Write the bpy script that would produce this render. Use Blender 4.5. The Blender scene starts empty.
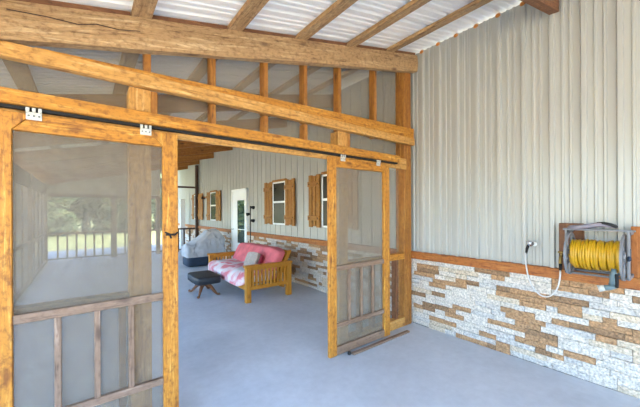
import bpy, math, random
from mathutils import Vector, Matrix, noise
random.seed(7)
S = bpy.context.scene
COL = S.collection

# ------------------------------------------------------------------ camera
cam_data = bpy.data.cameras.new('camera'); cam = bpy.data.objects.new('camera', cam_data); COL.objects.link(cam)
yaw = math.radians(37.89); roll = -0.0044
Fv = Vector((math.sin(yaw), math.cos(yaw), 0)); Rv = Vector((math.cos(yaw), -math.sin(yaw), 0)); Uv = Vector((0, 0, 1))
R2 = Rv * math.cos(roll) + Uv * math.sin(roll); U2 = -Rv * math.sin(roll) + Uv * math.cos(roll)
cam.matrix_world = Matrix(((R2.x, U2.x, -Fv.x, -3.518), (R2.y, U2.y, -Fv.y, -2.449), (R2.z, U2.z, -Fv.z, 1.52), (0, 0, 0, 1)))
cam_data.sensor_width = 36; cam_data.lens = 300.99 / 640 * 36
cam_data.shift_y = 7.67 / 640; cam_data.clip_start = 0.05; cam_data.clip_end = 300
S.camera = cam

# ------------------------------------------------------------------ sky, sun, exposure
world = bpy.data.worlds.new('sky'); S.world = world; world.use_nodes = True
wn = world.node_tree; wn.nodes.clear()
sky = wn.nodes.new('ShaderNodeTexSky'); sky.sky_type = 'NISHITA'; sky.sun_disc = False
sky.sun_elevation = math.radians(62); sky.sun_rotation = math.radians(100); sky.dust_density = 2.5; sky.air_density = 1.0
hs = wn.nodes.new('ShaderNodeHueSaturation'); hs.inputs['Saturation'].default_value = 1.25
bg = wn.nodes.new('ShaderNodeBackground'); bg.inputs['Strength'].default_value = 0.68
wo = wn.nodes.new('ShaderNodeOutputWorld')
wn.links.new(sky.outputs[0], hs.inputs['Color']); wn.links.new(hs.outputs[0], bg.inputs[0]); wn.links.new(bg.outputs[0], wo.inputs[0])
sd = bpy.data.lights.new('sun', 'SUN'); sd.energy = 5.0; sd.angle = math.radians(0.6); sd.color = (1.0, 0.90, 0.74)
sun = bpy.data.objects.new('sun', sd); COL.objects.link(sun); sun.location = (8, 2, 12)
sun.rotation_euler = Vector((-0.36, 0.08, -0.93)).to_track_quat('-Z', 'Y').to_euler()
S.view_settings.view_transform = 'Standard'; S.view_settings.look = 'None'
S.view_settings.gamma = 1; S.view_settings.use_curve_mapping = False
S.view_settings.exposure = 1.8

# ------------------------------------------------------------------ materials
def newmat(name, rough=0.7, metal=0.0, spec=0.5):
    m = bpy.data.materials.new(name); m.use_nodes = True
    b = m.node_tree.nodes['Principled BSDF']
    b.inputs['Roughness'].default_value = rough; b.inputs['Metallic'].default_value = metal
    b.inputs['Specular IOR Level'].default_value = spec
    return m, m.node_tree, b
def ramp(nt, stops):
    r = nt.nodes.new('ShaderNodeValToRGB'); e = r.color_ramp.elements
    while len(e) < len(stops): e.new(0.5)
    for i, (p, c) in enumerate(stops): e[i].position = p; e[i].color = (*c, 1)
    return r
def coords(nt, scale, rnd=True):
    tc = nt.nodes.new('ShaderNodeTexCoord'); mp = nt.nodes.new('ShaderNodeMapping')
    mp.inputs['Scale'].default_value = scale
    if rnd:
        oi = nt.nodes.new('ShaderNodeObjectInfo'); ml = nt.nodes.new('ShaderNodeMath'); ml.operation = 'MULTIPLY'; ml.inputs[1].default_value = 37.0
        ad = nt.nodes.new('ShaderNodeVectorMath'); ad.operation = 'ADD'
        nt.links.new(oi.outputs['Random'], ml.inputs[0]); nt.links.new(tc.outputs['Object'], ad.inputs[0]); nt.links.new(ml.outputs[0], ad.inputs[1])
        nt.links.new(ad.outputs[0], mp.inputs[0])
    else: nt.links.new(tc.outputs['Object'], mp.inputs[0])
    return mp
def tex_noise(nt, vec, scale, detail=4, rough=0.6, dist=0.0):
    n = nt.nodes.new('ShaderNodeTexNoise'); n.inputs['Scale'].default_value = scale; n.inputs['Detail'].default_value = detail
    n.inputs['Roughness'].default_value = rough; n.inputs['Distortion'].default_value = dist
    nt.links.new(vec.outputs[0], n.inputs['Vector']); return n
def bump(nt, b, h, strength, dist=0.01):
    bp = nt.nodes.new('ShaderNodeBump'); bp.inputs['Strength'].default_value = strength; bp.inputs['Distance'].default_value = dist
    nt.links.new(h, bp.inputs['Height']); nt.links.new(bp.outputs[0], b.inputs['Normal'])
_w = {}
MOTTLE = {'honey': .85, 'pine': .7, 'rough': .7, 'stud': .6, 'grey': .5, 'teak': .25, 'dark': .2}
TONES = {  # dark, mid, light, rough-hewn strength
    'honey': ((0.17, 0.045, 0.004), (0.52, 0.205, 0.018), (0.80, 0.44, 0.09), 0.5),
    'pine': ((0.24, 0.08, 0.012), (0.58, 0.29, 0.07), (0.80, 0.50, 0.20), 0.5),
    'rough': ((0.15, 0.06, 0.018), (0.52, 0.31, 0.14), (0.82, 0.60, 0.34), 1.0),
    'grey': ((0.09, 0.05, 0.03), (0.25, 0.155, 0.10), (0.44, 0.31, 0.23), 0.4),
    'brown': ((0.07, 0.022, 0.008), (0.20, 0.075, 0.026), (0.34, 0.15, 0.055), 0.3),
    'cedar': ((0.14, 0.030, 0.005), (0.40, 0.125, 0.022), (0.58, 0.25, 0.06), 0.4),
    'dark': ((0.025, 0.010, 0.006), (0.06, 0.025, 0.014), (0.11, 0.05, 0.03), 0.3),
    'amber': ((0.09, 0.024, 0.003), (0.36, 0.145, 0.018), (0.62, 0.34, 0.08), 0.3),
    'stud': ((0.10, 0.028, 0.004), (0.36, 0.135, 0.018), (0.60, 0.29, 0.06), 0.4),
    'teak': ((0.28, 0.085, 0.006), (0.54, 0.22, 0.014), (0.68, 0.33, 0.035), 0.1),
}
def wood(tone, ax):
    k = (tone, ax)
    if k in _w: return _w[k]
    d, m_, l, bs = TONES[tone]
    m, nt, b = newmat('wood_%s_%s' % k, 0.62)
    s = [26, 26, 26]; s[ax] = 1.6
    mp = coords(nt, s); n = tex_noise(nt, mp, 1.3, 8, 0.72, 1.1)
    r = ramp(nt, [(0.32, d), (0.45, m_), (0.54, m_), (0.68, l)])
    nt.links.new(n.outputs['Fac'], r.inputs[0])
    s3 = [38, 38, 38]; s3[ax] = 24
    mp3 = coords(nt, s3); n3 = tex_noise(nt, mp3, 1.0, 5, .65, .2); r3 = ramp(nt, [(.33, (.40, .30, .22)), (.50, (.95, .93, .9)), (.60, (1, 1, 1)), (.72, (1.3, 1.25, 1.15))]); nt.links.new(n3.outputs['Fac'], r3.inputs[0])
    mm = nt.nodes.new('ShaderNodeMix'); mm.data_type = 'RGBA'; mm.blend_type = 'MULTIPLY'; mm.inputs[0].default_value = MOTTLE.get(tone, .6)
    nt.links.new(r.outputs[0], mm.inputs[6]); nt.links.new(r3.outputs[0], mm.inputs[7])
    s2 = [7, 7, 7]; s2[ax] = 2.6
    mp2 = coords(nt, s2); v = nt.nodes.new('ShaderNodeTexVoronoi'); v.inputs['Scale'].default_value = 1.0
    nt.links.new(mp2.outputs[0], v.inputs['Vector'])
    kr = ramp(nt, [(0.06, (1, 1, 1)), (0.17, (0, 0, 0))]); nt.links.new(v.outputs['Distance'], kr.inputs[0])
    mx = nt.nodes.new('ShaderNodeMix'); mx.data_type = 'RGBA'; mx.inputs[7].default_value = (d[0] * .8, d[1] * .7, d[2] * .7, 1)
    kf = nt.nodes.new('ShaderNodeMath'); kf.operation = 'MULTIPLY'; kf.inputs[1].default_value = 0.75
    nt.links.new(kr.outputs[0], kf.inputs[0]); nt.links.new(kf.outputs[0], mx.inputs[0]); nt.links.new(mm.outputs[2], mx.inputs[6])
    nt.links.new(mx.outputs[2], b.inputs['Base Color']); bump(nt, b, n.outputs['Fac'], bs, 0.02)
    _w[k] = m; return m
def plain(name, col, rough=0.6, metal=0.0, var=0.12, scale=8, bs=0.0, rnd=True):
    m, nt, b = newmat(name, rough, metal)
    mp = coords(nt, (1, 1, 1), rnd); n = tex_noise(nt, mp, scale, 5)
    lo = tuple(c * (1 - var) for c in col); hi = tuple(min(1, c * (1 + var)) for c in col)
    r = ramp(nt, [(0.3, lo), (0.7, hi)]); nt.links.new(n.outputs['Fac'], r.inputs[0]); nt.links.new(r.outputs[0], b.inputs['Base Color'])
    if bs: bump(nt, b, n.outputs['Fac'], bs, 0.01)
    return m
M = {}
M['siding'] = plain('painted_steel_siding', (0.43, 0.415, 0.375), 0.30, 0.0, 0.03, 1.5)
M['roof'] = plain('white_steel_roofing', (0.92, 0.875, 0.80), 0.35, 0.0, 0.03, 2)
M['foam'] = plain('orange_foam', (0.55, 0.20, 0.04), 0.9, 0, .3, 40, .3)
M['black'] = plain('black_metal', (0.008, 0.007, 0.007), 0.8)
M['galv'] = plain('galvanised_steel', (0.52, 0.50, 0.45), 0.5, 0.2, .2, 60)
M['white'] = plain('white_paint', (0.90, 0.90, 0.88), 0.45, 0, .02)
M['greyp'] = plain('grey_plastic', (0.20, 0.195, 0.20), 0.5, 0, .15, 14)
M['dgrey'] = plain('dark_grey_metal', (0.09, 0.09, 0.095), 0.5)
M['mauve'] = plain('grey_mauve_plastic', (0.24, 0.205, 0.235), 0.5, 0, .3, 12)
M['yellow'] = plain('yellow_hose_rubber', (0.50, 0.265, 0.004), 0.4, 0, .1, 30)
M['teal'] = plain('blue_grey_plastic', (0.12, 0.17, 0.18), 0.4)
M['chrome'] = plain('chrome', (0.75, 0.75, 0.75), 0.2, 0.9)
M['brass'] = plain('aged_brass', (0.42, 0.27, 0.08), 0.4, 0.8)
M['clearhose'] = plain('pale_flexible_tube', (0.60, 0.57, 0.54), 0.35, 0.1)
M['leather'] = plain('black_leather', (0.012, 0.016, 0.024), 0.5, 0, .3, 20, .3)
M['navy'] = plain('navy_cover', (0.014, 0.03, 0.06), 0.6, 0, .4, 6, .2)
M['tarp'] = plain('silver_tarp', (0.47, 0.465, 0.485), 0.55, 0, .12, 5, .5)
M['pink'] = plain('rose_red_cotton', (0.68, 0.15, 0.17), 0.9, 0, .22, 5, .3)
M['pillow'] = plain('oatmeal_cotton', (0.40, 0.34, 0.30), 0.9, 0, .15, 22, .2)
M['darkred'] = plain('dark_red_cotton', (0.25, 0.02, 0.035), 0.9)
M['leaf'] = plain('tree_leaves', (0.085, 0.13, 0.045), 0.8, 0, .6, 1.2)
M['leaf2'] = plain('pale_tree_leaves', (0.13, 0.175, 0.07), 0.8, 0, .6, 1.2)
M['bark'] = plain('grey_bark', (0.28, 0.24, 0.2), 0.9, 0, .3, 4, .5)
M['stone_w'] = plain('pale_ledger_stone', (0.63, 0.55, 0.465), 0.85, 0, .45, 55, 1.0)
M['stone_g'] = plain('grey_white_ledger_stone', (0.54, 0.49, 0.44), 0.85, 0, .45, 50, 1.0)
M['stone_t'] = plain('tan_ledger_stone', (0.42, 0.235, 0.115), 0.9, 0, .5, 50, 1.0)
M['stone_b'] = plain('brown_ledger_stone', (0.29, 0.165, 0.085), 0.9, 0, .5, 55, 1.0)
M['stone_c'] = plain('cream_ledger_stone', (0.60, 0.48, 0.35), 0.88, 0, .45, 50, 1.0)
M['mortar'] = plain('dark_stone_backing', (0.12, 0.11, 0.10), 0.95)
def mk_quilt():
    m, nt, b = newmat('faded_pink_throw', 0.9); mp = coords(nt, (1, 1, 1)); n = tex_noise(nt, mp, 4.5, 3, .5, .5)
    r = ramp(nt, [(0.40, (0.70, 0.20, 0.23)), (0.50, (0.78, 0.56, 0.57)), (0.60, (0.76, 0.70, 0.71))])
    nt.links.new(n.outputs['Fac'], r.inputs[0]); nt.links.new(r.outputs[0], b.inputs['Base Color']); bump(nt, b, n.outputs['Fac'], .4, .02); return m
M['quilt'] = mk_quilt()
def mk_floor():
    m, nt, b = newmat('brushed_concrete', 0.55, 0, .35); mp = coords(nt, (1, 1, 1), False)
    n = tex_noise(nt, mp, 1.1, 8, .62, .4); n2 = tex_noise(nt, mp, 14, 4, .6)
    r = ramp(nt, [(0.3, (0.49, 0.51, 0.54)), (0.55, (0.58, 0.60, 0.63)), (0.72, (0.65, 0.665, 0.69))]); nt.links.new(n.outputs['Fac'], r.inputs[0])
    r2 = ramp(nt, [(0.3, (0.90, 0.90, 0.90)), (0.7, (1, 1, 1))]); nt.links.new(n2.outputs['Fac'], r2.inputs[0])
    mx = nt.nodes.new('ShaderNodeMix'); mx.data_type = 'RGBA'; mx.blend_type = 'MULTIPLY'; mx.inputs[0].default_value = 1
    nt.links.new(r.outputs[0], mx.inputs[6]); nt.links.new(r2.outputs[0], mx.inputs[7]); nt.links.new(mx.outputs[2], b.inputs['Base Color'])
    bump(nt, b, n2.outputs['Fac'], .15, .01); return m
M['floor'] = mk_floor()
def mk_grass():
    m, nt, b = newmat('dry_grass', 0.95); mp = coords(nt, (1, 1, 1), False); n = tex_noise(nt, mp, 0.6, 8, .7)
    r = ramp(nt, [(0.3, (0.36, 0.33, 0.17)), (0.6, (0.50, 0.44, 0.28)), (0.8, (0.58, 0.50, 0.36))]); nt.links.new(n.outputs['Fac'], r.inputs[0])
    nt.links.new(r.outputs[0], b.inputs['Base Color']); return m
M['grass'] = mk_grass()
def mk_screen(name, T0, col):
    # woven insect screen: transmission falls as the weave is seen more edge-on, T = T0^(1/cos)
    m = bpy.data.materials.new(name); m.use_nodes = True; nt = m.node_tree; nt.nodes.clear(); L = nt.links
    g = nt.nodes.new('ShaderNodeNewGeometry'); dt = nt.nodes.new('ShaderNodeVectorMath'); dt.operation = 'DOT_PRODUCT'
    L.new(g.outputs['Normal'], dt.inputs[0]); L.new(g.outputs['Incoming'], dt.inputs[1])
    ab = nt.nodes.new('ShaderNodeMath'); ab.operation = 'ABSOLUTE'; L.new(dt.outputs['Value'], ab.inputs[0])
    mxx = nt.nodes.new('ShaderNodeMath'); mxx.operation = 'MAXIMUM'; mxx.inputs[1].default_value = 0.12; L.new(ab.outputs[0], mxx.inputs[0])
    dv = nt.nodes.new('ShaderNodeMath'); dv.operation = 'DIVIDE'; dv.inputs[0].default_value = 1; L.new(mxx.outputs[0], dv.inputs[1])
    pw = nt.nodes.new('ShaderNodeMath'); pw.operation = 'POWER'; pw.inputs[0].default_value = T0; L.new(dv.outputs[0], pw.inputs[1])
    mp = coords(nt, (1, 1, 1)); wv = tex_noise(nt, mp, 9, 3, .5, 2.0)
    r = ramp(nt, [(0.35, tuple(c * .88 for c in col)), (0.65, tuple(c * 1.1 for c in col))]); L.new(wv.outputs['Fac'], r.inputs[0])
    df = nt.nodes.new('ShaderNodeBsdfDiffuse'); tl = nt.nodes.new('ShaderNodeBsdfTranslucent'); L.new(r.outputs[0], df.inputs[0]); L.new(r.outputs[0], tl.inputs[0])
    m1 = nt.nodes.new('ShaderNodeMixShader'); m1.inputs[0].default_value = .25; L.new(df.outputs[0], m1.inputs[1]); L.new(tl.outputs[0], m1.inputs[2])
    tr = nt.nodes.new('ShaderNodeBsdfTransparent'); m2 = nt.nodes.new('ShaderNodeMixShader')
    L.new(pw.outputs[0], m2.inputs[0]); L.new(m1.outputs[0], m2.inputs[1]); L.new(tr.outputs[0], m2.inputs[2])
    o = nt.nodes.new('ShaderNodeOutputMaterial'); L.new(m2.outputs[0], o.inputs[0]); return m
M['screen'] = mk_screen('insect_screen', 0.66, (0.33, 0.285, 0.225)); M['screen_outer'] = mk_screen('open_weave_screen', 0.92, (0.40, 0.36, 0.31))
SPEC = {'window_glass': .3, 'door_glass': .9}
def mk_glass(name, col, rough=0.04):
    m, nt, b = newmat(name, rough, 0, SPEC.get(name, .5)); b.inputs['Base Color'].default_value = (*col, 1)
    mp = coords(nt, (1, 1, 1)); n = tex_noise(nt, mp, 2.0, 2); r = ramp(nt, [(.3, tuple(c * .6 for c in col)), (.7, col)])
    nt.links.new(n.outputs['Fac'], r.inputs[0]); nt.links.new(r.outputs[0], b.inputs['Base Color']); return m
M['glass'] = mk_glass('window_glass', (0.05, 0.040, 0.028), .22); M['doorglass'] = mk_glass('door_glass', (0.05, 0.08, 0.07), .02)

# ------------------------------------------------------------------ mesh helpers
class MB:
    def __init__(s): s.v = []; s.f = []; s.m = []; s.sm = []
    def add(s, vs, fs, mi=0, smooth=False):
        o = len(s.v); s.v += [tuple(v) for v in vs]; s.f += [tuple(i + o for i in f) for f in fs]; s.m += [mi] * len(fs); s.sm += [smooth] * len(fs); return s
    def box(s, x0, x1, y0, y1, z0, z1, mi=0):
        return s.add([(x, y, z) for x in (x0, x1) for y in (y0, y1) for z in (z0, z1)],
                     [(0, 1, 3, 2), (4, 6, 7, 5), (0, 4, 5, 1), (2, 3, 7, 6), (0, 2, 6, 4), (1, 5, 7, 3)], mi)
    def prism(s, pts, a, lo, hi, mi=0):
        # pts: 2-D polygon in the two axes other than a, extruded along axis a
        n = len(pts); ax = [i for i in range(3) if i != a]; vs = []
        for h in (lo, hi):
            for p in pts:
                q = [0, 0, 0]; q[a] = h; q[ax[0]] = p[0]; q[ax[1]] = p[1]; vs.append(q)
        return s.add(vs, [tuple(range(n))[::-1], tuple(range(n, 2 * n))] + [(i, (i + 1) % n, n + (i + 1) % n, n + i) for i in range(n)], mi)
    def tube(s, pts, r, n=8, mi=0, cap=True, closed=False):
        pts = [Vector(p) for p in pts]; rs = r if isinstance(r, (list, tuple)) else [r] * len(pts); vs = []; fs = []; K = len(pts); pu = None
        for i, p in enumerate(pts):
            if closed: t = pts[(i + 1) % K] - pts[i - 1]
            else: t = pts[min(i + 1, K - 1)] - pts[max(i - 1, 0)]
            t.normalize(); u = (pu - t * pu.dot(t)) if pu else t.orthogonal(); u.normalize(); pu = u; w = t.cross(u)
            vs += [p + (u * math.cos(2 * math.pi * k / n) + w * math.sin(2 * math.pi * k / n)) * rs[i] for k in range(n)]
        for i in range(K if closed else K - 1):
            j = (i + 1) % K
            fs += [(i * n + k, i * n + (k + 1) % n, j * n + (k + 1) % n, j * n + k) for k in range(n)]
        if cap and not closed: fs += [tuple(range(n))[::-1], tuple((K - 1) * n + k for k in range(n))]
        return s.add(vs, fs, mi, True)
    def sphere(s, c, r, mi=0, n=12, m=8):
        rr = r if isinstance(r, (tuple, list)) else (r, r, r); vs = []; fs = []
        for j in range(m + 1):
            a = math.pi * j / m
            for k in range(n):
                b = 2 * math.pi * k / n; vs.append((c[0] + rr[0] * math.sin(a) * math.cos(b), c[1] + rr[1] * math.sin(a) * math.sin(b), c[2] + rr[2] * math.cos(a)))
        for j in range(m): fs += [(j * n + k, (j + 1) * n + k, (j + 1) * n + (k + 1) % n, j * n + (k + 1) % n) for k in range(n)]
        return s.add(vs, fs, mi, True)
    def puff(s, cx, cy, cz, sx, sy, sz, e=0.45, n=14, amp=0.0, fr=4.0, mi=0, warp=None):
        # pillow-like rounded block (superellipsoid with gentle lumps)
        vs = []; fs = []; N = n * 2
        sg = lambda v, p: math.copysign(abs(v) ** p, v)
        for j in range(n + 1):
            a = -math.pi / 2 + math.pi * j / n
            for k in range(N):
                b = 2 * math.pi * k / N
                p = Vector((sg(math.cos(a), e) * sg(math.cos(b), e) * sx / 2, sg(math.cos(a), e) * sg(math.sin(b), e) * sy / 2, sg(math.sin(a), e) * sz / 2))
                if amp: p += p.normalized() * amp * noise.noise(p * fr + Vector((cx * 3, cy, cz)))
                p += Vector((cx, cy, cz)); vs.append(warp(p) if warp else p)
        for j in range(n): fs += [(j * N + k, j * N + (k + 1) % N, (j + 1) * N + (k + 1) % N, (j + 1) * N + k) for k in range(N)]
        return s.add(vs, fs, mi, True)
    def build(s, name, mats, parent=None, bev=0.0, loc=None):
        me = bpy.data.meshes.new(name); me.from_pydata(s.v, [], s.f); 
        for m in (mats if isinstance(mats, (list, tuple)) else [mats]): me.materials.append(m)
        for p, mi, sm in zip(me.polygons, s.m, s.sm): p.material_index = mi; p.use_smooth = sm
        me.update(); o = bpy.data.objects.new(name, me); COL.objects.link(o)
        if parent: o.parent = parent
        if loc: o.location = loc
        if bev:
            b = o.modifiers.new('bevel', 'BEVEL'); b.width = bev; b.segments = 1; b.limit_method = 'ANGLE'
        return o
def tag(o, label, cat, group=None, kind=None):
    o['label'] = label; o['category'] = cat
    if group: o['group'] = group
    if kind: o['kind'] = kind
    return o
def thing(name, label, cat, loc=(0, 0, 0), rz=0.0, group=None):
    o = bpy.data.objects.new(name, None); o.empty_display_size = .1; COL.objects.link(o); o.location = loc; o.rotation_euler = (0, 0, rz)
    return tag(o, label, cat, group)
def struct(o, label=None):
    o['kind'] = 'structure'
    if label: o['label'] = label
    return o
def bxo(name, d, mat, label=None, cat=None, group=None, parent=None, bev=.004):
    # a board: built in local coordinates round its own base so that its grain is its own
    x0, x1, y0, y1, z0, z1 = d; c = ((x0 + x1) / 2, (y0 + y1) / 2, z0)
    if parent: o = MB().box(*d).build(name, mat, parent, bev)
    else: o = MB().box(x0 - c[0], x1 - c[0], y0 - c[1], y1 - c[1], 0, z1 - z0).build(name, mat, None, bev, c)
    if label: tag(o, label, cat, group)
    return o

SL = 0.2336; RT = 3.604           # roof pitch and rafter-top height at the wall
rz = lambda x: RT + SL * x
YE = 13.3; YN = -6.8; XO = -4.5    # far end, near end, outer edge

# ------------------------------------------------------------------ ground, slab, roof
g = MB(); g.add([(-120, -120, -.12), (60, -120, -.12), (60, 140, -.12), (-120, 140, -.12)], [(0, 1, 2, 3)])
struct(g.build('ground', M['grass']))
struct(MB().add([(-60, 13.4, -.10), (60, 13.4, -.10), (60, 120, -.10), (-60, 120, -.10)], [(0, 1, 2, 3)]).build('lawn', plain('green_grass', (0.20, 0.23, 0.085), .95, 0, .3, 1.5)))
struct(MB().box(-4.75, 0.0, -9.0, YE, -.14, 0).build('floor', M['floor'], None, .01))
def rib_profile(y0, y1, major=.233, h=.034, hm=.011):
    # corrugation profile (coordinate along the sheet, height)
    out = []; k0 = math.floor((y0 + .142) / major); y = k0 * major - .142
    while y < y1 + major:
        for dy, hh in ((-.024, 0), (-.017, h), (.010, h), (.024, 0), (.078, 0), (.086, hm), (.098, hm), (.106, 0), (.138, 0), (.146, hm), (.158, hm), (.166, 0)):
            out.append((y + dy, hh))
        y += major
    return [p for p in out if y0 <= p[0] <= y1]
pr_ = rib_profile(YN, YE)
vs = []; fs = []
for i, (y, h) in enumerate(pr_):
    for x in (-4.85, 1.6): vs.append((x, y, rz(x) + .043 + h))
n = len(pr_); fs = [(2 * i, 2 * i + 1, 2 * i + 3, 2 * i + 2) for i in range(n - 1)]
ro = MB().add(vs, fs).build('ceiling', M['roof']); so = ro.modifiers.new('t', 'SOLIDIFY'); so.thickness = .003; so.offset = 1; struct(ro)
# painted steel siding above the cap board
vs = []
for y, h in pr_:
    for z in (.97, 3.64): vs.append((.022 - (h if y < .1 else .42 * h), y, z))
wm = MB().add(vs, fs)
wl = wm.build('wall_right', M['siding']); so = wl.modifiers.new('t', 'SOLIDIFY'); so.thickness = .003; so.offset = 1; struct(wl)
struct(MB().box(.03, .16, YN, YE, -.1, 3.64).build('wall_backing', M['mortar']))
k = 0; y = -.142 - 8 * .233  # ribs in view
while y < 0:
    q = MB().sphere((-.012, y, 3.615), (.022, .026, .022), 0, 10, 6).build('foam_plug', M['foam'], wl); y += .233

# ------------------------------------------------------------------ stacked stone wainscot
def stone_wall():
    rows = 16; H = .872 / rows; occ = {}; mb = MB(); mb.box(0.012, .03, YN, YE, 0, .874, 5)
    rnd = random.Random(11); cell = .045; nc = int((YE - YN) / cell)
    for r in range(rows):
        c = -rnd.randint(0, 4)
        while c < nc:
            if (r, max(c, 0)) in occ: c += 1; continue
            L = rnd.choice((2, 3, 3, 4, 5, 6, 7, 8)); L = min(L, nc - c)
            for q in range(1, L):
                if (r, max(c, 0) + q) in occ: L = q; break
            t = rnd.random(); hgt = 2 if (rnd.random() < .14 and r < rows - 1 and L < 6) else 1
            mi = 0 if t < .36 else 1 if t < .52 else 4 if t < .62 else 2 if t < .88 else 3
            for q in range(L):
                for a in range(hgt): occ[(r + a, c + q)] = 1
            y0 = max(YN, YN + c * cell); y1 = min(YE, YN + (c + L) * cell); z0 = r * H; z1 = (r + hgt) * H
            if y1 > y0:
                d = -rnd.uniform(0.0, .022); ya, yb, za, zb = y0 + .0018, y1 - .0018, z0 + .0015, z1 - .0015
                # chipped front face: 3x2 jittered grid
                nx = max(2, int((yb - ya) / .05)); vs = []; fs = []
                for j in range(3):
                    for i in range(nx + 1):
                        e = .004 if (i in (0, nx) or j in (0, 2)) else 0
                        vs.append((d + e + rnd.uniform(-.004, .004), ya + (yb - ya) * i / nx, za + (zb - za) * j / 2))
                o = len(vs); 
                for j in range(2):
                    for i in range(nx): a = j * (nx + 1) + i; fs.append((a, a + 1 + nx, a + 2 + nx, a + 1))
                vs += [(.014, ya, za), (.014, yb, za), (.014, yb, zb), (.014, ya, zb)]
                top = [2 * (nx + 1) + i for i in range(nx + 1)]; bot = list(range(nx + 1))
                fs += [tuple(bot) + (o + 1, o), tuple(top[::-1]) + (o + 3, o + 2), (0, nx + 1, 2 * (nx + 1), o + 3, o), (nx, o + 1, o + 2, 3 * nx + 2, 2 * nx + 1)]
                mb.add(vs, fs, mi)
            c += L
    return mb.build('wall_wainscot', [M['stone_w'], M['stone_g'], M['stone_t'], M['stone_b'], M['stone_c'], M['mortar']])
struct(stone_wall())
struct(bxo('trim_1', (-.045, .03, YN, 5.285, .876, .972), wood('cedar', 1)))
struct(bxo('trim_2', (-.045, .03, 6.385, YE, .876, .972), wood('cedar', 1)))

# ------------------------------------------------------------------ windows with board shutters, house door
def shutter(par, y0, y1, z0, z1):
    s = MB().box(-.035, -.034, y0 + .01, y0 + .011, z0 + .1, z0 + .11).build('shutter', wood('amber', 2), par)
    w = (y1 - y0) / 3; mb = MB()
    for i in range(3): mb.box(-.045, -.02, y0 + i * w + .010, y0 + (i + 1) * w - .010, z0 + (0.02 if i == 1 else 0), z1 - (.02 if i == 1 else 0))
    me = mb.build('tmp', wood('amber', 2)); s.data = me.data; bpy.data.objects.remove(me)
    for zz in (z0 + .13, z1 - .22):
        bt = MB().box(-.066, -.045, y0, y1, zz, zz + .095).build('batten', wood('amber', 1), s, .003)
        cl = MB()
        for yy in (y0 + .05, y1 - .05): cl.add([(-.067, yy - .018, zz + .047), (-.067, yy, zz + .029), (-.067, yy + .018, zz + .047), (-.067, yy, zz + .065), (-.078, yy, zz + .047)], [(0, 1, 4), (1, 2, 4), (2, 3, 4), (3, 0, 4)])
        cl.build('iron_stud', M['black'], s)
def window(idx, y0, y1, sh, z0=1.215, z1=2.20):
    w = bpy.data.objects.new('window_%d' % idx, None); COL.objects.link(w); struct(w)
    f = MB(); t = .035
    f.box(-.03, .03, y0, y0 + t, z0, z1); f.box(-.03, .03, y1 - t, y1, z0, z1); f.box(-.03, .03, y0, y1, z0, z0 + t); f.box(-.03, .03, y0, y1, z1 - t, z1)
    zm = 1.735; f.box(-.028, .03, y0, y1, zm - .022, zm + .022); f.build('window_frame', M['white'], w, .003)
    MB().box(-.022, -.018, y0 + t, y1 - t, z0 + t, z1 - t).build('pane', M['glass'], w)
    MB().box(-.04, .03, y0, y1, z1, z1 + .05).build('head_trim', wood('amber', 1), w, .003)
    for a, b in sh: shutter(w, a, b, z0 - .005, z1 + .02)
for k_, y0_, y1_, sh_ in [(1, 3.285, 3.86, [(3.865, 4.255), (2.885, 3.28)]), (2, 1.41, 1.985, [(2.02, 2.39), (1.02, 1.405)]),
                          (3, 7.77, 8.38, [(8.385, 8.73), (7.32, 7.765)]), (4, 9.85, 10.4, [(10.405, 10.65), (9.22, 9.845)])]: window(k_, y0_, y1_, sh_)
door = bpy.data.objects.new('door_1', None); COL.objects.link(door); struct(door); door.location = (0, -.09, 0)
MB().box(-.05, .03, 5.38, 5.45, 0, 2.16).box(-.05, .03, 6.40, 6.47, 0, 2.16).box(-.05, .03, 5.38, 6.47, 2.10, 2.17).build('door_frame', M['white'], door, .004)
MB().box(-.03, .02, 5.45, 6.40, .03, 2.10).build('door_leaf', M['white'], door)
MB().box(-.036, -.03, 5.52, 6.02, .62, 1.84).build('pane', M['doorglass'], door)
MB().box(-.045, -.03, 5.49, 5.52, .6, 1.86).box(-.045, -.03, 6.02, 6.05, .6, 1.86).box(-.045, -.03, 5.49, 6.05, 1.84, 1.87).box(-.045, -.03, 5.49, 6.05, .59, .62).box(-.045, -.034, 5.52, 6.02, 1.0, 1.02).build('glazing_bead', M['white'], door)
MB().tube([(-.03, 6.33, 1.0), (-.09, 6.33, 1.0), (-.09, 6.24, 1.0)], .012).build('door_handle', M['chrome'], door)
MB().box(-.10, .0, 5.4, 6.45, 0, .03).build('threshold', M['dgrey'], door)

# ------------------------------------------------------------------ rafters and purlins
def rafter(name, y0, y1, h, tone, label, group=None, x0=-4.7, lumpy=False):
    c = ((x0) / 2, (y0 + y1) / 2, rz(x0 / 2)); N = 48 if lumpy else 1; vs = []; fs = []
    for i in range(N + 1):
        x = x0 + (0 - .0 - x0) * i / N
        j = (lambda a: .008 * noise.noise(Vector((x * 2.3, a * 7.1, 0)))) if lumpy else (lambda a: 0)
        zt = rz(x); zb = zt - h
        vs += [(x, y0 + j(1), zt), (x, y1, zt), (x, y1, zb + j(2)), (x, y0 + j(3), zb + j(4)), (x, y0 - (.010 if lumpy else 0) + j(5), (zt + zb) / 2 + 3 * j(6))]
    for i in range(N):
        a = i * 5; fs += [(a + k, a + (k + 1) % 5, a + 5 + (k + 1) % 5, a + 5 + k) for k in range(5)]
    fs += [(4, 3, 2, 1, 0), tuple(N * 5 + k for k in range(5))]
    th = math.atan(SL); RM = Matrix.Rotation(th, 3, 'Y')      # undo the slope in local space, put it back on the object
    vs = [RM @ Vector((v[0] - c[0], v[1] - c[1], v[2] - c[2])) for v in vs]
    o = tag(MB().add(vs, fs).build(name, wood(tone, 0), None, 0, c), label, 'beam', group); o.rotation_euler = (0, -th, 0); return o
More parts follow.
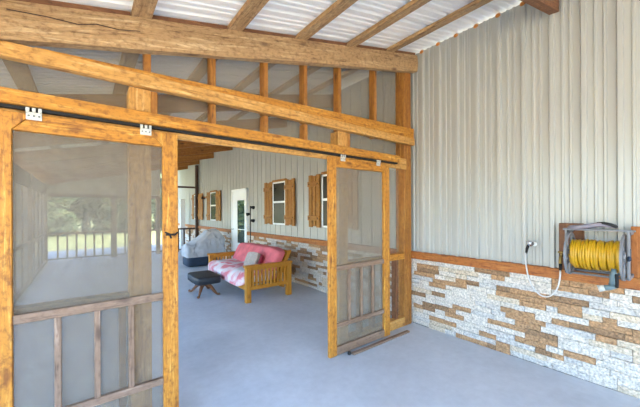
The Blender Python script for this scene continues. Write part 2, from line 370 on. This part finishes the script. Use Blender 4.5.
beam = rafter('rafter_beam', -.07, -.0005, .217, 'rough', 'thick rough-sawn sloping timber beam across the top of the screened wall', None, -4.7, True)
# long split along the face of the big beam
ck = MB(); pts = [(-3.86, -.06), (-3.70, -.075), (-3.55, -.10), (-3.46, -.085), (-3.34, -.105), (-3.22, -.10)]
for a in range(len(pts) - 1):
    (xa, da), (xb, db) = pts[a], pts[a + 1]; wd = .0025
    ck.add([(xa, -.081, rz(xa) + da - wd), (xb, -.081, rz(xb) + db - wd), (xb, -.081, rz(xb) + db + wd), (xa, -.081, rz(xa) + da + wd),
            (xa, -.07, rz(xa) + da - wd), (xb, -.07, rz(xb) + db - wd), (xb, -.07, rz(xb) + db + wd), (xa, -.07, rz(xa) + da + wd)], [(0, 1, 2, 3), (0, 4, 5, 1), (3, 2, 6, 7)])
ck_o = ck.build('split_crack', wood('dark', 0)); ck_o.parent = beam; ck_o.matrix_parent_inverse = (Matrix.Translation(beam.location) @ Matrix.Rotation(-math.atan(SL), 4, 'Y')).inverted()
rafter('rafter_beam', -1.60, -1.53, .217, 'brown', 'brown rafter meeting the siding top at the upper right, nearest the camera')
ys = [1.63, 3.25, 4.86, 6.36, 8.06, 9.74, 11.42]
lab = ['rafter just beyond the screened wall, seen through its upper screens', 'second rafter beyond the screened wall under the white roof', 'third rafter beyond the screened wall under the white roof',
       'rafter showing above the opening, its end nearest the house door', 'rafter above the wall-mounted shuttered window nearest the far railing', 'rafter over the dark far corner post', 'farthest rafter, beyond the far railing']
for yy, lb in zip(ys, lab): rafter('rafter_beam', yy, yy + .07, .217, 'stud', lb)
pl = ['purlin nearest the metal-sided wall under the white roof', 'second purlin from the metal-sided wall', 'third purlin from the metal-sided wall', 'fourth purlin from the metal-sided wall, thick and weathered',
      'fifth purlin from the metal-sided wall, short length at upper left', 'purlin near the outer screened side, seen through the upper screen', 'outermost purlin along the eave']
for xx, lb in zip([-.56, -1.22, -1.88, -2.54, -3.21, -3.95, -4.55], pl):
    w = .06; c = (xx, (YN + YE) / 2, rz(xx)); hl = (YE - YN) / 2 - .02
    mb = MB().prism([(-w, -w * SL), (w, w * SL), (w, w * SL + .04), (-w, -w * SL + .04)], 1, -hl, hl)
    tag(mb.build('purlin', wood('rough', 1), None, 0, c), lb, 'purlin')
for (xa, xb), lb in zip([(-4.485, -4.015), (-3.885, -3.275), (-3.145, -2.605), (-2.475, -1.945), (-1.815, -1.285), (-1.155, -.625), (-.495, -.03)],
        ['outermost', 'second outermost', 'third', 'fourth', 'fifth', 'sixth', 'seventh']):
    tag(MB().prism([(xa, rz(xa)), (xb, rz(xb)), (xb, rz(xb) + .036), (xa, rz(xa) + .036)], 1, -.06, -.035).build('blocking_board', wood('brown', 0)), 'thin brown strip between purlins on the rough-sawn beam, ' + lb.rstrip(',') + ' from the left', 'board', 'blocking strips on the sloping beam')

# ------------------------------------------------------------------ screened partition framing
bxo('timber_post', (-3.28, -3.146, 0, .14, 0, 2.39), wood('pine', 2), 'square pine post behind the left sliding screen door', 'post')
bxo('timber_post', (-1.355, -1.22, 0, .14, 0, 2.39), wood('pine', 2), 'square pine post behind the right sliding screen door', 'post')
bxo('timber_post', (-.20, -.05, 0.001, .14, 0, 3.55), wood('stud', 2), 'tall orange timber post in the corner against the metal-sided wall', 'post')
bxo('timber_post', (-4.57, -4.43, 0, .14, 0, 2.30), wood('pine', 2), 'timber post at the outer end of the screened wall', 'post')
hd = MB().box(-4.43, -.20, -.035, 0, 2.06, 2.20).build('header_board', wood('pine', 0), None, .004); tag(hd, 'pale pine header board behind the sliding door track', 'board')
bxo('track_board', (-4.5, -.43, -.11, -.035, 2.122, 2.202), wood('honey', 0), 'long orange board covering the sliding door track', 'board')
trk = MB().box(-4.5, -.44, -.078, -.045, 2.103, 2.121).build('door_track', M['black'], None); tag(trk, 'black steel track the screen doors hang from', 'track')
gb = MB().prism([(-4.21, 2.39), (-.05, 2.39), (-.05, 2.475), (-3.86, 2.475)], 1, -.06, 0).build('girt_board', wood('pine', 0), None, .004); tag(gb, 'pale horizontal timber rail above the sliding door track', 'rail')
g2 = MB().prism([(-3.75, 2.476), (-.05, 2.476), (-.05, 2.615), (-3.75, 2.485)], 1, -.045, -.002).build('girt_board', wood('honey', 0), None, .002); tag(g2, 'tapering orange board lying on the horizontal rail above the doors', 'rail')
su = [(-3.165, 'leftmost short stud under the sloping beam'), (-2.70, 'second stud from the left under the sloping beam'), (-2.225, 'third stud from the left under the sloping beam'),
      (-1.785, 'fourth stud from the left under the sloping beam'), (-1.33, 'fifth stud from the left under the sloping beam'), (-.755, 'tallest stud under the sloping beam, next to the corner post')]
for x, lb in su: bxo('wall_stud', (x - .02, x + .022, .001, .09, 2.40, rz(x) - .03), wood('stud', 2), lb, 'stud', 'studs between the horizontal rail and the sloping beam')
sl = [(-3.125, 'short stud beside the left post between the track board and the rail'), (-2.70, 'short stud above the track board, second from the left'), (-2.225, 'short stud above the track board over the middle of the opening'),
      (-1.785, 'short stud above the track board, left of the right door'), (-1.20, 'short stud above the right screen door beside its post')]
for x, lb in sl: bxo('wall_stud', (x - .02, x + .022, .001, .09, 2.2, 2.389), wood('stud', 2), lb, 'stud', 'short studs above the track board')
# upper screens
us = MB().prism([(-4.43, 2.20), (-.05, 2.20), (-.05, rz(-.05) - .02), (-4.43, rz(-4.43) - .02)], 1, .142, .1425).build('screen_panel', M['screen']); tag(us, 'insect screen behind the studs above the doors', 'screen')
def fixed_panel(label, x0, x1, studs, rt='honey', sc='screen'):
    t = thing('fixed_screen_panel', label, 'screen', ((x0 + x1) / 2, .045, 0)); cx = (x0 + x1) / 2; B = lambda *a: MB().box(a[0] - cx, a[1] - cx, *a[2:])
    B(x0, x1, -.045, .045, 0.001, .12).build('sill', wood('pine', 0), t, .004)
    B(x0, x1, -.045, .045, .885, .962).build('rail', wood(rt, 0), t, .004)
    for x in studs: B(x - .02, x + .02, -.03, .045, .12, .885).build('stud', wood('brown', 2), t, .003)
    B(x0, x1, .047, .0475, .0, 2.06).build('screen', M[sc], t)
    return t
fixed_panel('fixed screened section behind the left sliding door', -4.43, -3.281, [-3.32, -4.12], 'grey')
fixed_panel('fixed screened section between the right door and the corner post', -1.219, -.201, [-.56, -.34, -.78, -1.0], 'honey', 'screen_outer')
bxo('floor_guide', (-1.30, -.33, -.17, -.125, 0.001, .022), wood('grey', 0), 'thin weathered guide strip on the floor before the right door', 'strip')
tag(MB().sphere((0, 0, .022), .021).build('guide_roller', M['black'], None, 0, (-1.33, -.13, 0)), 'small dark roller on the floor at the foot of the right door', 'roller')

# ------------------------------------------------------------------ sliding screen doors
def screen_door(x0, label):
    # local origin at the left bottom corner; thickness in y -.08..-.042
    t = thing('sliding_screen_door', label, 'door', (x0, 0, 0)); W = .953; H = 2.083; ya, yb = -.082, -.045; s = .098; b0 = .012
    hv = wood('honey', 2); hh = wood('honey', 0)
    # stiles whose tops flare inward to the mitred top rail
    MB().prism([(0, b0), (s, b0), (s, H - .1), (s + .085, H), (0, H)], 1, ya, yb).build('stile', hv, t, .003)
    MB().prism([(W - s, b0), (W, b0), (W, H), (W - s - .085, H), (W - s, H - .1)], 1, ya, yb).build('stile', hv, t, .003)
    MB().prism([(s + .002, H - .1), (W - s - .002, H - .1), (W - s - .087, H), (s + .087, H)], 1, ya + .003, yb).build('top_rail', hh, t, .003)
    MB().box(s, W - s, ya + .004, yb - .004, .893, .945).build('mid_rail', wood('grey', 0), t, .004)
    MB().box(s, W - s, ya + .004, yb - .004, .295, .342).build('lower_rail', wood('grey', 0), t, .004)
    MB().box(s, W - s, ya + .002, yb - .002, b0, .10).build('bottom_rail', wood('grey', 0), t, .004)
    for x in (.288, .478, .662): MB().box(x - .016, x + .016, ya + .006, yb - .006, .342, .893).build('muntin', wood('grey', 2), t, .003)
    MB().box(s - .01, W - s + .01, yb - .002, yb - .0015, .05, H - .05).build('screen', M['screen'], t)
    for x in (.19, .75):
        h = MB().box(x - .034, x + .034, ya - .004, ya, H - .035, H + .010).box(x - .010, x + .010, ya, yb - .02, H, H + .012)
        for dx in (-.026, 0, .026): h.box(x + dx - .008, x + dx + .008, ya - .012, ya - .002, H + .006, H + .034)
        br = h.build('hanger_bracket', M['galv'], t, .002)
        q = MB()
        for dx in (-.022, 0, .022): q.sphere((x + dx, ya - .005, H - .012), .005, 0, 6, 4)
        q.build('bolt', M['dgrey'], br)
    return t
dl = screen_door(-3.94, 'large sliding screen door at the left, with black latch on its right stile')
dr = screen_door(-1.556, 'sliding screen door at the right, next to the corner with the metal-sided wall')
hx = .905
lt = MB().box(hx - .035, hx + .035, -.092, -.082, 1.35, 1.363)
lt.tube([(hx - .04, -.094, 1.375), (hx - .01, -.094, 1.36), (hx + .02, -.094, 1.352), (hx + .042, -.094, 1.372)], .006).tube([(hx - .01, -.094, 1.355), (hx + .0, -.094, 1.33)], .006)
lt.build('latch', M['black'], dl)

# ------------------------------------------------------------------ outer screened side and far end
for yy, lb in [(3.2, 'outer post nearest the screened wall'), (6.45, 'outer post midway along the porch'), (9.73, 'outer corner post at the far railing')]:
    bxo('timber_post', (-4.57, -4.43, yy, yy + .14, 0, rz(-4.5) - .13), wood('grey', 2), lb, 'post')
for i, (a, b) in enumerate([(.14, 3.2), (3.34, 6.45), (6.59, 9.73)]):
    t = thing('screened_bay', ['outer screened bay closest to the sliding doors', 'middle outer screened bay of the porch', 'outer screened bay by the far railing'][i], 'screen', (-4.5, (a + b) / 2, 0), 0, 'outer screened bays')
    h = (b - a) / 2
    MB().box(-.04, .04, -h, h, .85, .92).build('rail', wood('grey', 1), t, .003)
    MB().box(-.045, .045, -h, h, 0.001, .09).build('sill', wood('grey', 1), t, .003)
    MB().box(-.04, .04, -h, h, 2.05, rz(-4.5) - .2).build('header', wood('grey', 1), t, .003)
    for q in (-h / 2, 0, h / 2): MB().box(-.03, .03, q - .022, q + .022, .09, 2.05).build('stud', wood('grey', 2), t, .003)
    MB().box(-.001, .001, -h, h, .0, 2.2).build('screen', M['screen_outer'], t)
FY = 9.8
bxo('timber_post', (-2.85, -2.69, FY, FY + .14, 0, 2.0), wood('grey', 2), 'post in the middle of the far railing', 'post')
bxo('timber_post', (-1.50, -1.37, FY, FY + .14, 0, 2.0), wood('grey', 2), 'post at the right end of the far boarded section', 'post')
bxo('timber_post', (-.13, -.02, FY, FY + .10, 0, 3.34), wood('dark', 2), 'dark brown post against the house wall at the far corner', 'post')
bxo('header_beam', (-1.37, -.13, FY, FY + .06, 2.43, 2.50), wood('dark', 0), 'dark brown crosspiece beside the far corner post', 'beam')
bxo('header_beam', (-4.43, -1.37, FY, FY + .12, 2.0, 2.09), wood('grey', 0), 'pale crosspiece above the far railing', 'beam')
ip = MB().prism([(-4.43, 2.09), (-1.37, 2.09), (-1.37, rz(-1.37) - .0), (-4.43, rz(-4.43) - .0)], 1, FY + .02, FY + .05)
struct(ip.build('wall_far', plain('tan_boarding', (0.50, 0.43, 0.33), .8, 0, .1, 3)))
def railing(label, x0, x1, n, tone):
    t = thing('porch_railing', label, 'railing', ((x0 + x1) / 2, FY + .07, 0)); h = (x1 - x0) / 2
    MB().box(-h, h, -.04, .04, .84, .90).build('top_rail', wood(tone, 0), t, .003)
    MB().box(-h, h, -.02, .02, .06, .10).build('bottom_rail', wood(tone, 0), t, .003)
    MB().box(-.02, .02, -.02, .02, 0.001, .06).build('foot', wood(tone, 2), t)
    for i in range(n):
        x = -h + (i + 1) * 2 * h / (n + 1); MB().box(x - .024, x + .024, -.02, .02, .10, .84).build('baluster', wood(tone, 2), t)
railing('left section of the far railing, at the outer corner', -4.43, -2.85, 6, 'brown')
railing('middle section of the far railing, between two posts', -2.69, -1.50, 4, 'brown')
railing('dark brown section of the far railing beside the covered grill', -1.37, -.13, 5, 'dark')
bxo('door_post', (-.36, -.18, 11.2, 11.32, 0, 2.05), M['white'], 'slim white upright box beyond the far railing', 'post')
bxo('fence_post', (-.56, -.50, 11.2, 11.26, 0, 2.1), M['dgrey'], 'thin dark upright beside the white upright beyond the far railing', 'post')

# ------------------------------------------------------------------ futon
FX = Vector((-1.0, 3.18, 0))
fu = thing('futon_sofa', 'wooden slatted futon sofa with rose red mattress against the stone wainscot', 'sofa', FX)
tk = lambda a: wood('teak', a)
def arm(y):
    a = MB().box(-.46, .46, y - .05, y + .05, .585, .618).build('arm', tk(0), fu, .004)
    MB().box(-.435, -.345, y - .04, y + .04, 0.001, .585).build('leg', tk(2), a, .003)
    MB().box(.355, .445, y - .04, y + .04, 0.001, .585).build('leg', tk(2), a, .003)
    MB().box(-.345, .355, y - .02, y + .02, .20, .265).build('side_rail', tk(0), a, .003)
    MB().box(-.345, .355, y - .02, y + .02, .53, .585).build('upper_rail', tk(0), a, .003)
    for i in range(10):
        x = -.345 + (i + .5 + .1) * .70 / 10.2; MB().box(x - .019, x + .019, y - .012, y + .012, .265, .53).build('slat', tk(2), a)
arm(-.93); arm(.93)
MB().box(-.42, -.38, -.89, .89, .20, .28).build('front_rail', tk(1), fu, .003)
MB().box(.30, .34, -.89, .89, .14, .22).build('back_rail', tk(1), fu, .003)
sf = MB()
for i in range(9): y = -.84 + i * .21; sf.box(-.42, .28, y - .03, y + .03, .28, .30)
sf.build('seat_slats', tk(0), fu)
bf = MB()
for y in (-.86, .86): bf.add([(.16, y - .03, .30), (.16, y + .03, .30), (.25, y + .03, .30), (.25, y - .03, .30), (.42, y - .03, .80), (.42, y + .03, .80), (.50, y + .03, .80), (.50, y - .03, .80)], [(0, 1, 2, 3), (4, 7, 6, 5), (0, 4, 5, 1), (1, 5, 6, 2), (2, 6, 7, 3), (3, 7, 4, 0)])
for z in (.36, .74): x = .20 + (z - .3) * .48; bf.box(x, x + .03, -.86, .86, z, z + .06)
bf.build('back_frame', tk(2), fu, .003)
def warp_seat(p):
    q = Vector(p); f = max(0, -.38 - q.x); q.z -= f * .35 + .012 * noise.noise(Vector((q.x * 6, q.y * 5, 3))); q.x += f * .35; return q
MB().puff(-.13, 0, .395, .92, 1.80, .19, .28, 22, .03, 5, 0, warp_seat).build('seat_mattress', M['quilt'], fu)
def warp_back(p):
    q = Vector(p); q.x += (q.z - .42) * .55; q.z += .015 * noise.noise(Vector((q.y * 3, 2, 1))); return q
MB().puff(.09, 0, .62, .20, 1.82, .42, .32, 22, .04, 5, 0, warp_back).build('back_mattress', M['pink'], fu)
pw = thing('throw_pillow', 'small oatmeal throw pillow with dark red edge leaning on the futon', 'pillow', (-1.08, 2.74, .475), math.radians(14))
def wp(p):
    q = Vector(p); th = math.radians(28); return Vector((q.x * math.cos(th) + q.z * math.sin(th), q.y, -q.x * math.sin(th) + q.z * math.cos(th) + .14))
MB().puff(0, 0, 0, .12, .32, .30, .36, 12, .01, 8, 0, wp).build('pillow_front', M['pillow'], pw)
MB().puff(.05, -.03, -.005, .08, .34, .30, .36, 12, .01, 8, 0, wp).build('pillow_back', M['darkred'], pw)

# ------------------------------------------------------------------ footstool
st = thing('footstool', 'low footstool with black padded seat and curved legs before the futon', 'stool', (-1.79, 3.30, 0))
MB().puff(0, 0, .295, .44, .72, .15, .28, 12, .006, 6).build('seat', M['leather'], st)
MB().box(-.17, .17, -.29, .29, .225, .245).build('seat_base', wood('dark', 1), st)
for sx in (-1, 1):
    for sy in (-1, 1):
        P = [(0.02 * sx, .06 * sy, .225), (.06 * sx, .10 * sy, .17), (.10 * sx, .15 * sy, .12), (.135 * sx, .205 * sy, .055), (.16 * sx, .25 * sy, .02), (.185 * sx, .29 * sy, .024)]
        MB().tube(P, [.034, .036, .030, .023, .019, .024], 8).build('leg', wood('brown', 2), st)
MB().tube([(0, -.10, .17), (0, .10, .17)], .02).build('stretcher', wood('brown', 1), st)

# ------------------------------------------------------------------ floor lamp
fl = thing('floor_lamp', 'slim black floor lamp with three small heads behind the futon', 'lamp', (-.25, 4.60, 0))
MB().tube([(0, 0, .001), (0, 0, .02), (0, 0, .03)], [.13, .13, .03], 20).build('base', M['black'], fl)
MB().tube([(0, 0, .02), (0, 0, 1.66)], .012).build('pole', M['black'], fl)
for z, dx, dy in ((1.62, .04, -.06), (1.45, -.04, .06), (1.29, .04, -.06)):
    MB().tube([(0, 0, z), (dx * .6, dy * .6, z)], .01).tube([(dx * .4, dy * .4, z + .005), (dx * 1.4, dy * 1.4, z - .005)], [.032, .042], 12).build('lamp_head', M['black'], fl)

# ------------------------------------------------------------------ covered grill
gr = thing('covered_grill', 'large grill under a rumpled silver cover with navy lower part', 'grill', (-.88, 6.45, 0))
def loft(z_top, z_bot, x0, x1, hy, fold, seed, n=28, m=40):
    vs = []; fs = []
    for i in range(n + 1):
        u = i / n; x = x0 + (x1 - x0) * u
        for j in range(m + 1):
            a = math.pi * j / m; c = math.cos(a); s_ = math.sin(a)
            yy = math.copysign(abs(c) ** .45, c) * hy * (1 - .0 * u); zt = z_top(x); zz = z_bot + (zt - z_bot) * abs(s_) ** .55
            e = (.25 if i in (0, n) else 1)
            p = Vector((x, yy * (.92 if i in (0, n) else 1), zz))
            d = fold * (noise.noise(Vector((x * 7 + zz * 5, yy * 3, seed))) + .6 * noise.noise(Vector((x * 14 - zz * 6, yy * 8, seed + 3))))
            vs.append((p.x + d * .6, p.y - math.copysign(abs(d), c) * .9, p.z + d * .5 * abs(s_)))
    for i in range(n): fs += [(i * (m + 1) + j, (i + 1) * (m + 1) + j, (i + 1) * (m + 1) + j + 1, i * (m + 1) + j + 1) for j in range(m)]
    fs += [tuple(range(m + 1)), tuple(n * (m + 1) + j for j in range(m + 1))[::-1]]
    return MB().add(vs, fs, 0, True)
def top(x):
    P = [(-.50, .60), (-.30, .68), (-.10, .80), (.08, .96), (.25, 1.02), (.42, 1.0), (.56, .78)]
    for (a, b), (c, d) in zip(P, P[1:]):
        if x <= c: t = (x - a) / (c - a); return b + (d - b) * t
    return P[-1][1]
loft(top, .27, -.50, .56, .34, .085, 2.0).build('cover', M['tarp'], gr)
nb = MB().puff(.0, 0, .18, .96, .60, .34, .2, 14, .02, 6); nb.build('lower_cover', M['navy'], gr)
for v in gr.children[-1].data.vertices: v.co.z = max(v.co.z, .004)

# ------------------------------------------------------------------ small wall lamp far along the house wall
sc = thing('wall_lamp', 'small dark wall lamp between the two farthest shuttered windows', 'lamp', (0, 9.07, 2.03))
MB().box(-.02, .0, -.05, .05, -.05, .05).build('backplate', M['black'], sc)
MB().tube([(-.02, -.25, .03), (-.08, 0, 0), (-.02, .35, .03)], .014).build('arm', wood('cedar', 1), sc)
MB().sphere((-.09, 0, 0), .05).build('lamp_shade', M['black'], sc)

# ------------------------------------------------------------------ bottle lantern on the ledge
bo = thing('lamp_oil_bottle', 'clear bottle with yellow-green cap on the ledge behind the corner screen', 'bottle', (-.02, .21, .973))
MB().tube([(0, 0, 0), (0, 0, .15), (0, 0, .18), (0, 0, .20)], [.034, .034, .028, .02], 14).build('body', plain('frosted_plastic', (.30, .30, .28), .3), bo)
MB().tube([(0, 0, .2), (0, 0, .245)], .026, 14).build('cap', plain('lime_plastic', (.62, .6, .12), .4), bo)
MB().box(-.03, .0, -.05, -.038, 0, .22).build('holder', M['black'], bo)

# ------------------------------------------------------------------ hose reel on its mounting boards
bxo('mounting_board', (-.035, -.002, -1.78, -1.60, .973, 1.40), wood('brown', 2), 'weathered brown board on the siding behind the left side of the hose reel', 'board')
bxo('mounting_board', (-.035, -.002, -2.45, -2.07, .973, 1.385), wood('cedar', 2), 'orange brown board on the siding behind the right side of the hose reel', 'board')
hr = thing('hose_reel', 'wall-mounted grey hose reel holding the yellow hose', 'hose reel', (-.222, -1.89, 1.15))
yl, yr = .165, -.165
def ring(y, r0, r1, w):
    mb = MB(); n = 40; vs = []; fs = []
    for k in range(n):
        a = 2 * math.pi * k / n
        for (r, dy) in ((r0, -w), (r1, -w), (r1, w), (r0, w)): vs.append((r * math.cos(a), y + dy, r * math.sin(a)))
    for k in range(n):
        q = (k + 1) % n; fs += [(k * 4 + i, k * 4 + (i + 1) % 4, q * 4 + (i + 1) % 4, q * 4 + i) for i in range(4)]
    mb.add(vs, fs, 0, False)
    for k in range(6):
        a = math.pi * k / 3 + .3; mb.tube([(.03 * math.cos(a), y, .03 * math.sin(a)), (r0 * 1.02 * math.cos(a), y, r0 * 1.02 * math.sin(a))], .009, 6)
    return mb.tube([(0, y - .012, 0), (0, y + .012, 0)], .045, 14)
ring(yl, .150, .180, .007).build('reel_disc', M['greyp'], hr); ring(yr, .150, .180, .007).build('reel_disc', M['greyp'], hr)
MB().tube([(0, yl, 0), (0, yr, 0)], .085, 20).build('drum', M['dgrey'], hr)
for y in (yl + .025, yr - .025):
    MB().box(-.025, .025, y - .008, y + .008, -.16, .205).box(-.015, .186, y - .008, y + .008, .17, .205).box(-.015, .186, y - .008, y + .008, -.175, -.145).build('side_bracket', M['greyp'], hr, .003)
MB().box(-.03, .03, yr - .045, yl + .045, .198, .214).box(.165, .186, yr - .045, yl + .045, .19, .205).build('top_bar', M['greyp'], hr, .003)
MB().box(-.03, -.01, yr - .03, yl + .03, -.17, -.155).box(.165, .186, yr - .03, yl + .03, -.17, -.155).build('bottom_bar', M['dgrey'], hr)
MB().puff(0, .02, .222, .15, .31, .042, .6, 14, .014, 11, 0, lambda p: Vector((p.x, p.y, p.z + .034 * max(0, 1 - abs(p.y + .045) / .16)))).build('hose_guide', M['mauve'], hr)
MB().tube([(-.05, -.13, .235), (-.075, -.10, .255), (-.07, -.06, .265), (-.05, -.02, .262)], .012).build('guide_handle', M['black'], hr)
MB().sphere((-.035, yr - .03, -.005), (.014, .014, .02), 0, 10, 6).build('crank_knob', M['navy'], hr)
MB().tube([(-.02, yr - .034, -.005), (-.01, yr - .034, .07)], .006, 6).build('crank', M['dgrey'], hr)
ho = thing('garden_hose', 'yellow garden hose wound on the grey reel, spray nozzle hanging below', 'hose', (-.222, -1.89, 1.15))
P = []; turns = 18
rr_ = random.Random(4); off = [rr_.uniform(-.012, .012) for _ in range(80)]
for k in range(turns * 28 + 1):
    a = 2 * math.pi * k / 28; t = k / (turns * 28); q = off[int(k / 28)] * (1 - (k % 28) / 28) + off[int(k / 28) + 1] * (k % 28) / 28
    P.append(((.114 + q * .5) * math.cos(a), (yl - .02) + (yr - yl + .04) * t + .007 * math.sin(a * 1.0 + .5) * math.sin(t * 40), (.114 + q * .5) * math.sin(a)))
hb = MB().tube(P, .0105, 8)
P2 = []
for k in range(11 * 28 + 1):
    a = 2 * math.pi * k / 28; t = k / (11 * 28); P2.append((-(.094) * math.cos(a), (yr + .02) + (yl - yr - .04) * t, (.094) * math.sin(a)))
hb.tube(P2, .0105, 8); hb.build('hose_coil', M['yellow'], ho)
nz = MB().tube([(-.13, -.125, -.08), (-.145, -.122, -.13), (-.14, -.118, -.17), (-.14, -.115, -.205)], [.016, .022, .019, .022], 10)
nz.tube([(-.142, -.135, -.205), (-.15, -.10, -.222), (-.155, -.075, -.228)], [.018, .020, .022], 10)
nz.build('spray_nozzle', M['teal'], ho)
MB().tube([(-.155, -.075, -.228), (-.162, -.040, -.240)], [.022, .026], 12).build('nozzle_tip', M['galv'], ho)
MB().tube([(-.17, -.145, -.11), (-.18, -.148, -.17), (-.165, -.145, -.21)], .010, 8).build('trigger', M['black'], ho)

# ------------------------------------------------------------------ faucet, pale loop hose and hand sprayer
fa = thing('wall_faucet', 'small brass faucet above the orange cap board, left of the hose reel', 'faucet', (-.035, -1.625, 1.06))
MB().tube([(0, 0, .03), (-.05, 0, .03), (-.06, 0, .0), (-.06, 0, -.03)], .013).tube([(-.03, 0, .03), (-.03, 0, .07)], .008).tube([(-.03, -.025, .072), (-.03, .025, .072)], .009).build('valve', M['brass'], fa)
MB().tube([(-.06, 0, -.03), (-.06, 0, -.09)], .012).build('connector', M['black'], fa)
hsp = thing('hand_sprayer', 'chrome hand sprayer on a pale flexible tube looping over the stone', 'sprayer', (-.05, -1.38, 1.12))
lp = []
A = Vector((-.045, -.245, -.145)); Bz = Vector((-.03, 0.03, -.02))
for k in range(25):
    t = k / 24; a = math.pi * t
    y = (A.y + Bz.y) / 2 + (A.y - Bz.y) / 2 * math.cos(a); z = -.0 + (A.z * (1 - t) + Bz.z * t) - math.sin(a) ** .85 * .33
    lp.append((-.045 - .01 * math.sin(a), y, z))
MB().tube(lp, .0065, 8).build('tube', M['clearhose'], hsp)
MB().tube([(-.03, .03, -.03), (-.032, .022, .02), (-.045, .005, .06)], [.009, .013, .012]).build('handle', M['black'], hsp)
MB().tube([(-.045, .005, .06), (-.065, -.01, .085), (-.085, -.03, .075)], [.012, .018, .026], 12).tube([(-.04, .02, .09), (-.0, .03, .09)], .006).build('spray_head', M['chrome'], hsp)
MB().sphere((-.01, -.035, .07), (.02, .022, .022)).build('wall_holder', M['white'], hsp)

# ------------------------------------------------------------------ trees beyond the lawn
def tree(x, y, h, w, mat, label, seed, name='leafy_tree'):
    t = thing(name, label, 'tree', (x, y, -.12)); rd = random.Random(seed)
    MB().tube([(0, 0, -.1), (.1, 0, h * .25), (-.1, .1, h * .5), (0, 0, h * .8)], [.22, .18, .12, .04], 8).tube([(.1, 0, h * .25), (.9, .3, h * .45)], [.1, .04], 6).tube([(0, 0, h * .3), (-.9, -.3, h * .5)], [.1, .04], 6).build('trunk', M['bark'], t)
    mb = MB(); cl = [(rd.uniform(-w, w) * .85, rd.uniform(-w, w) * .5, rd.uniform(.07, .85) * h, rd.uniform(.5, 1.0)) for _ in range(44)]
    for k in range(8000):
        c = rd.choice(cl); d = Vector((rd.gauss(0, 1), rd.gauss(0, 1), rd.gauss(0, 1))).normalized() * c[3] * rd.uniform(.6, 1.0) * w * .42
        p = Vector(c[:3]) + d; u = Vector((rd.gauss(0, 1), rd.gauss(0, 1), rd.gauss(0, 1))).normalized(); v = u.orthogonal().normalized(); s = rd.uniform(.10, .20)
        mb.add([p - u * s, p + v * s * .6, p + u * s, p - v * s * .6], [(0, 1, 2, 3)])
    mb.build('crown', mat, t)
TR = [(-9.5, 27, 8, 2.6, 0), (-6.2, 25, 7.5, 2.4, 1), (-3.6, 27.5, 8, 2.5, 0), (-1.0, 25.5, 7, 2.3, 1), (1.6, 28, 8.5, 2.6, 0), (4.6, 27, 8, 2.6, 1), (-7.8, 32, 10, 3.2, 0), (-2.4, 33, 10, 3.2, 0), (3.2, 34, 10, 3.4, 1)]
TL = ['leafy tree beyond the lawn at the left edge of the far view', 'pale green tree seen just right of the far outer corner', 'green tree in the centre of the far opening', 'pale tree seen beside the middle post of the far railing',
      'green tree seen right of the middle far post', 'pale tree at the right edge of the far view', 'tall tree behind, at the left of the far view', 'tall tree behind the centre of the far view', 'tall pale tree behind, at the right of the far view']
for i, ((x, y, h, w, c), lb) in enumerate(zip(TR, TL)): tree(x, y, h, w, M['leaf2'] if c else M['leaf'], lb, 20 + i)
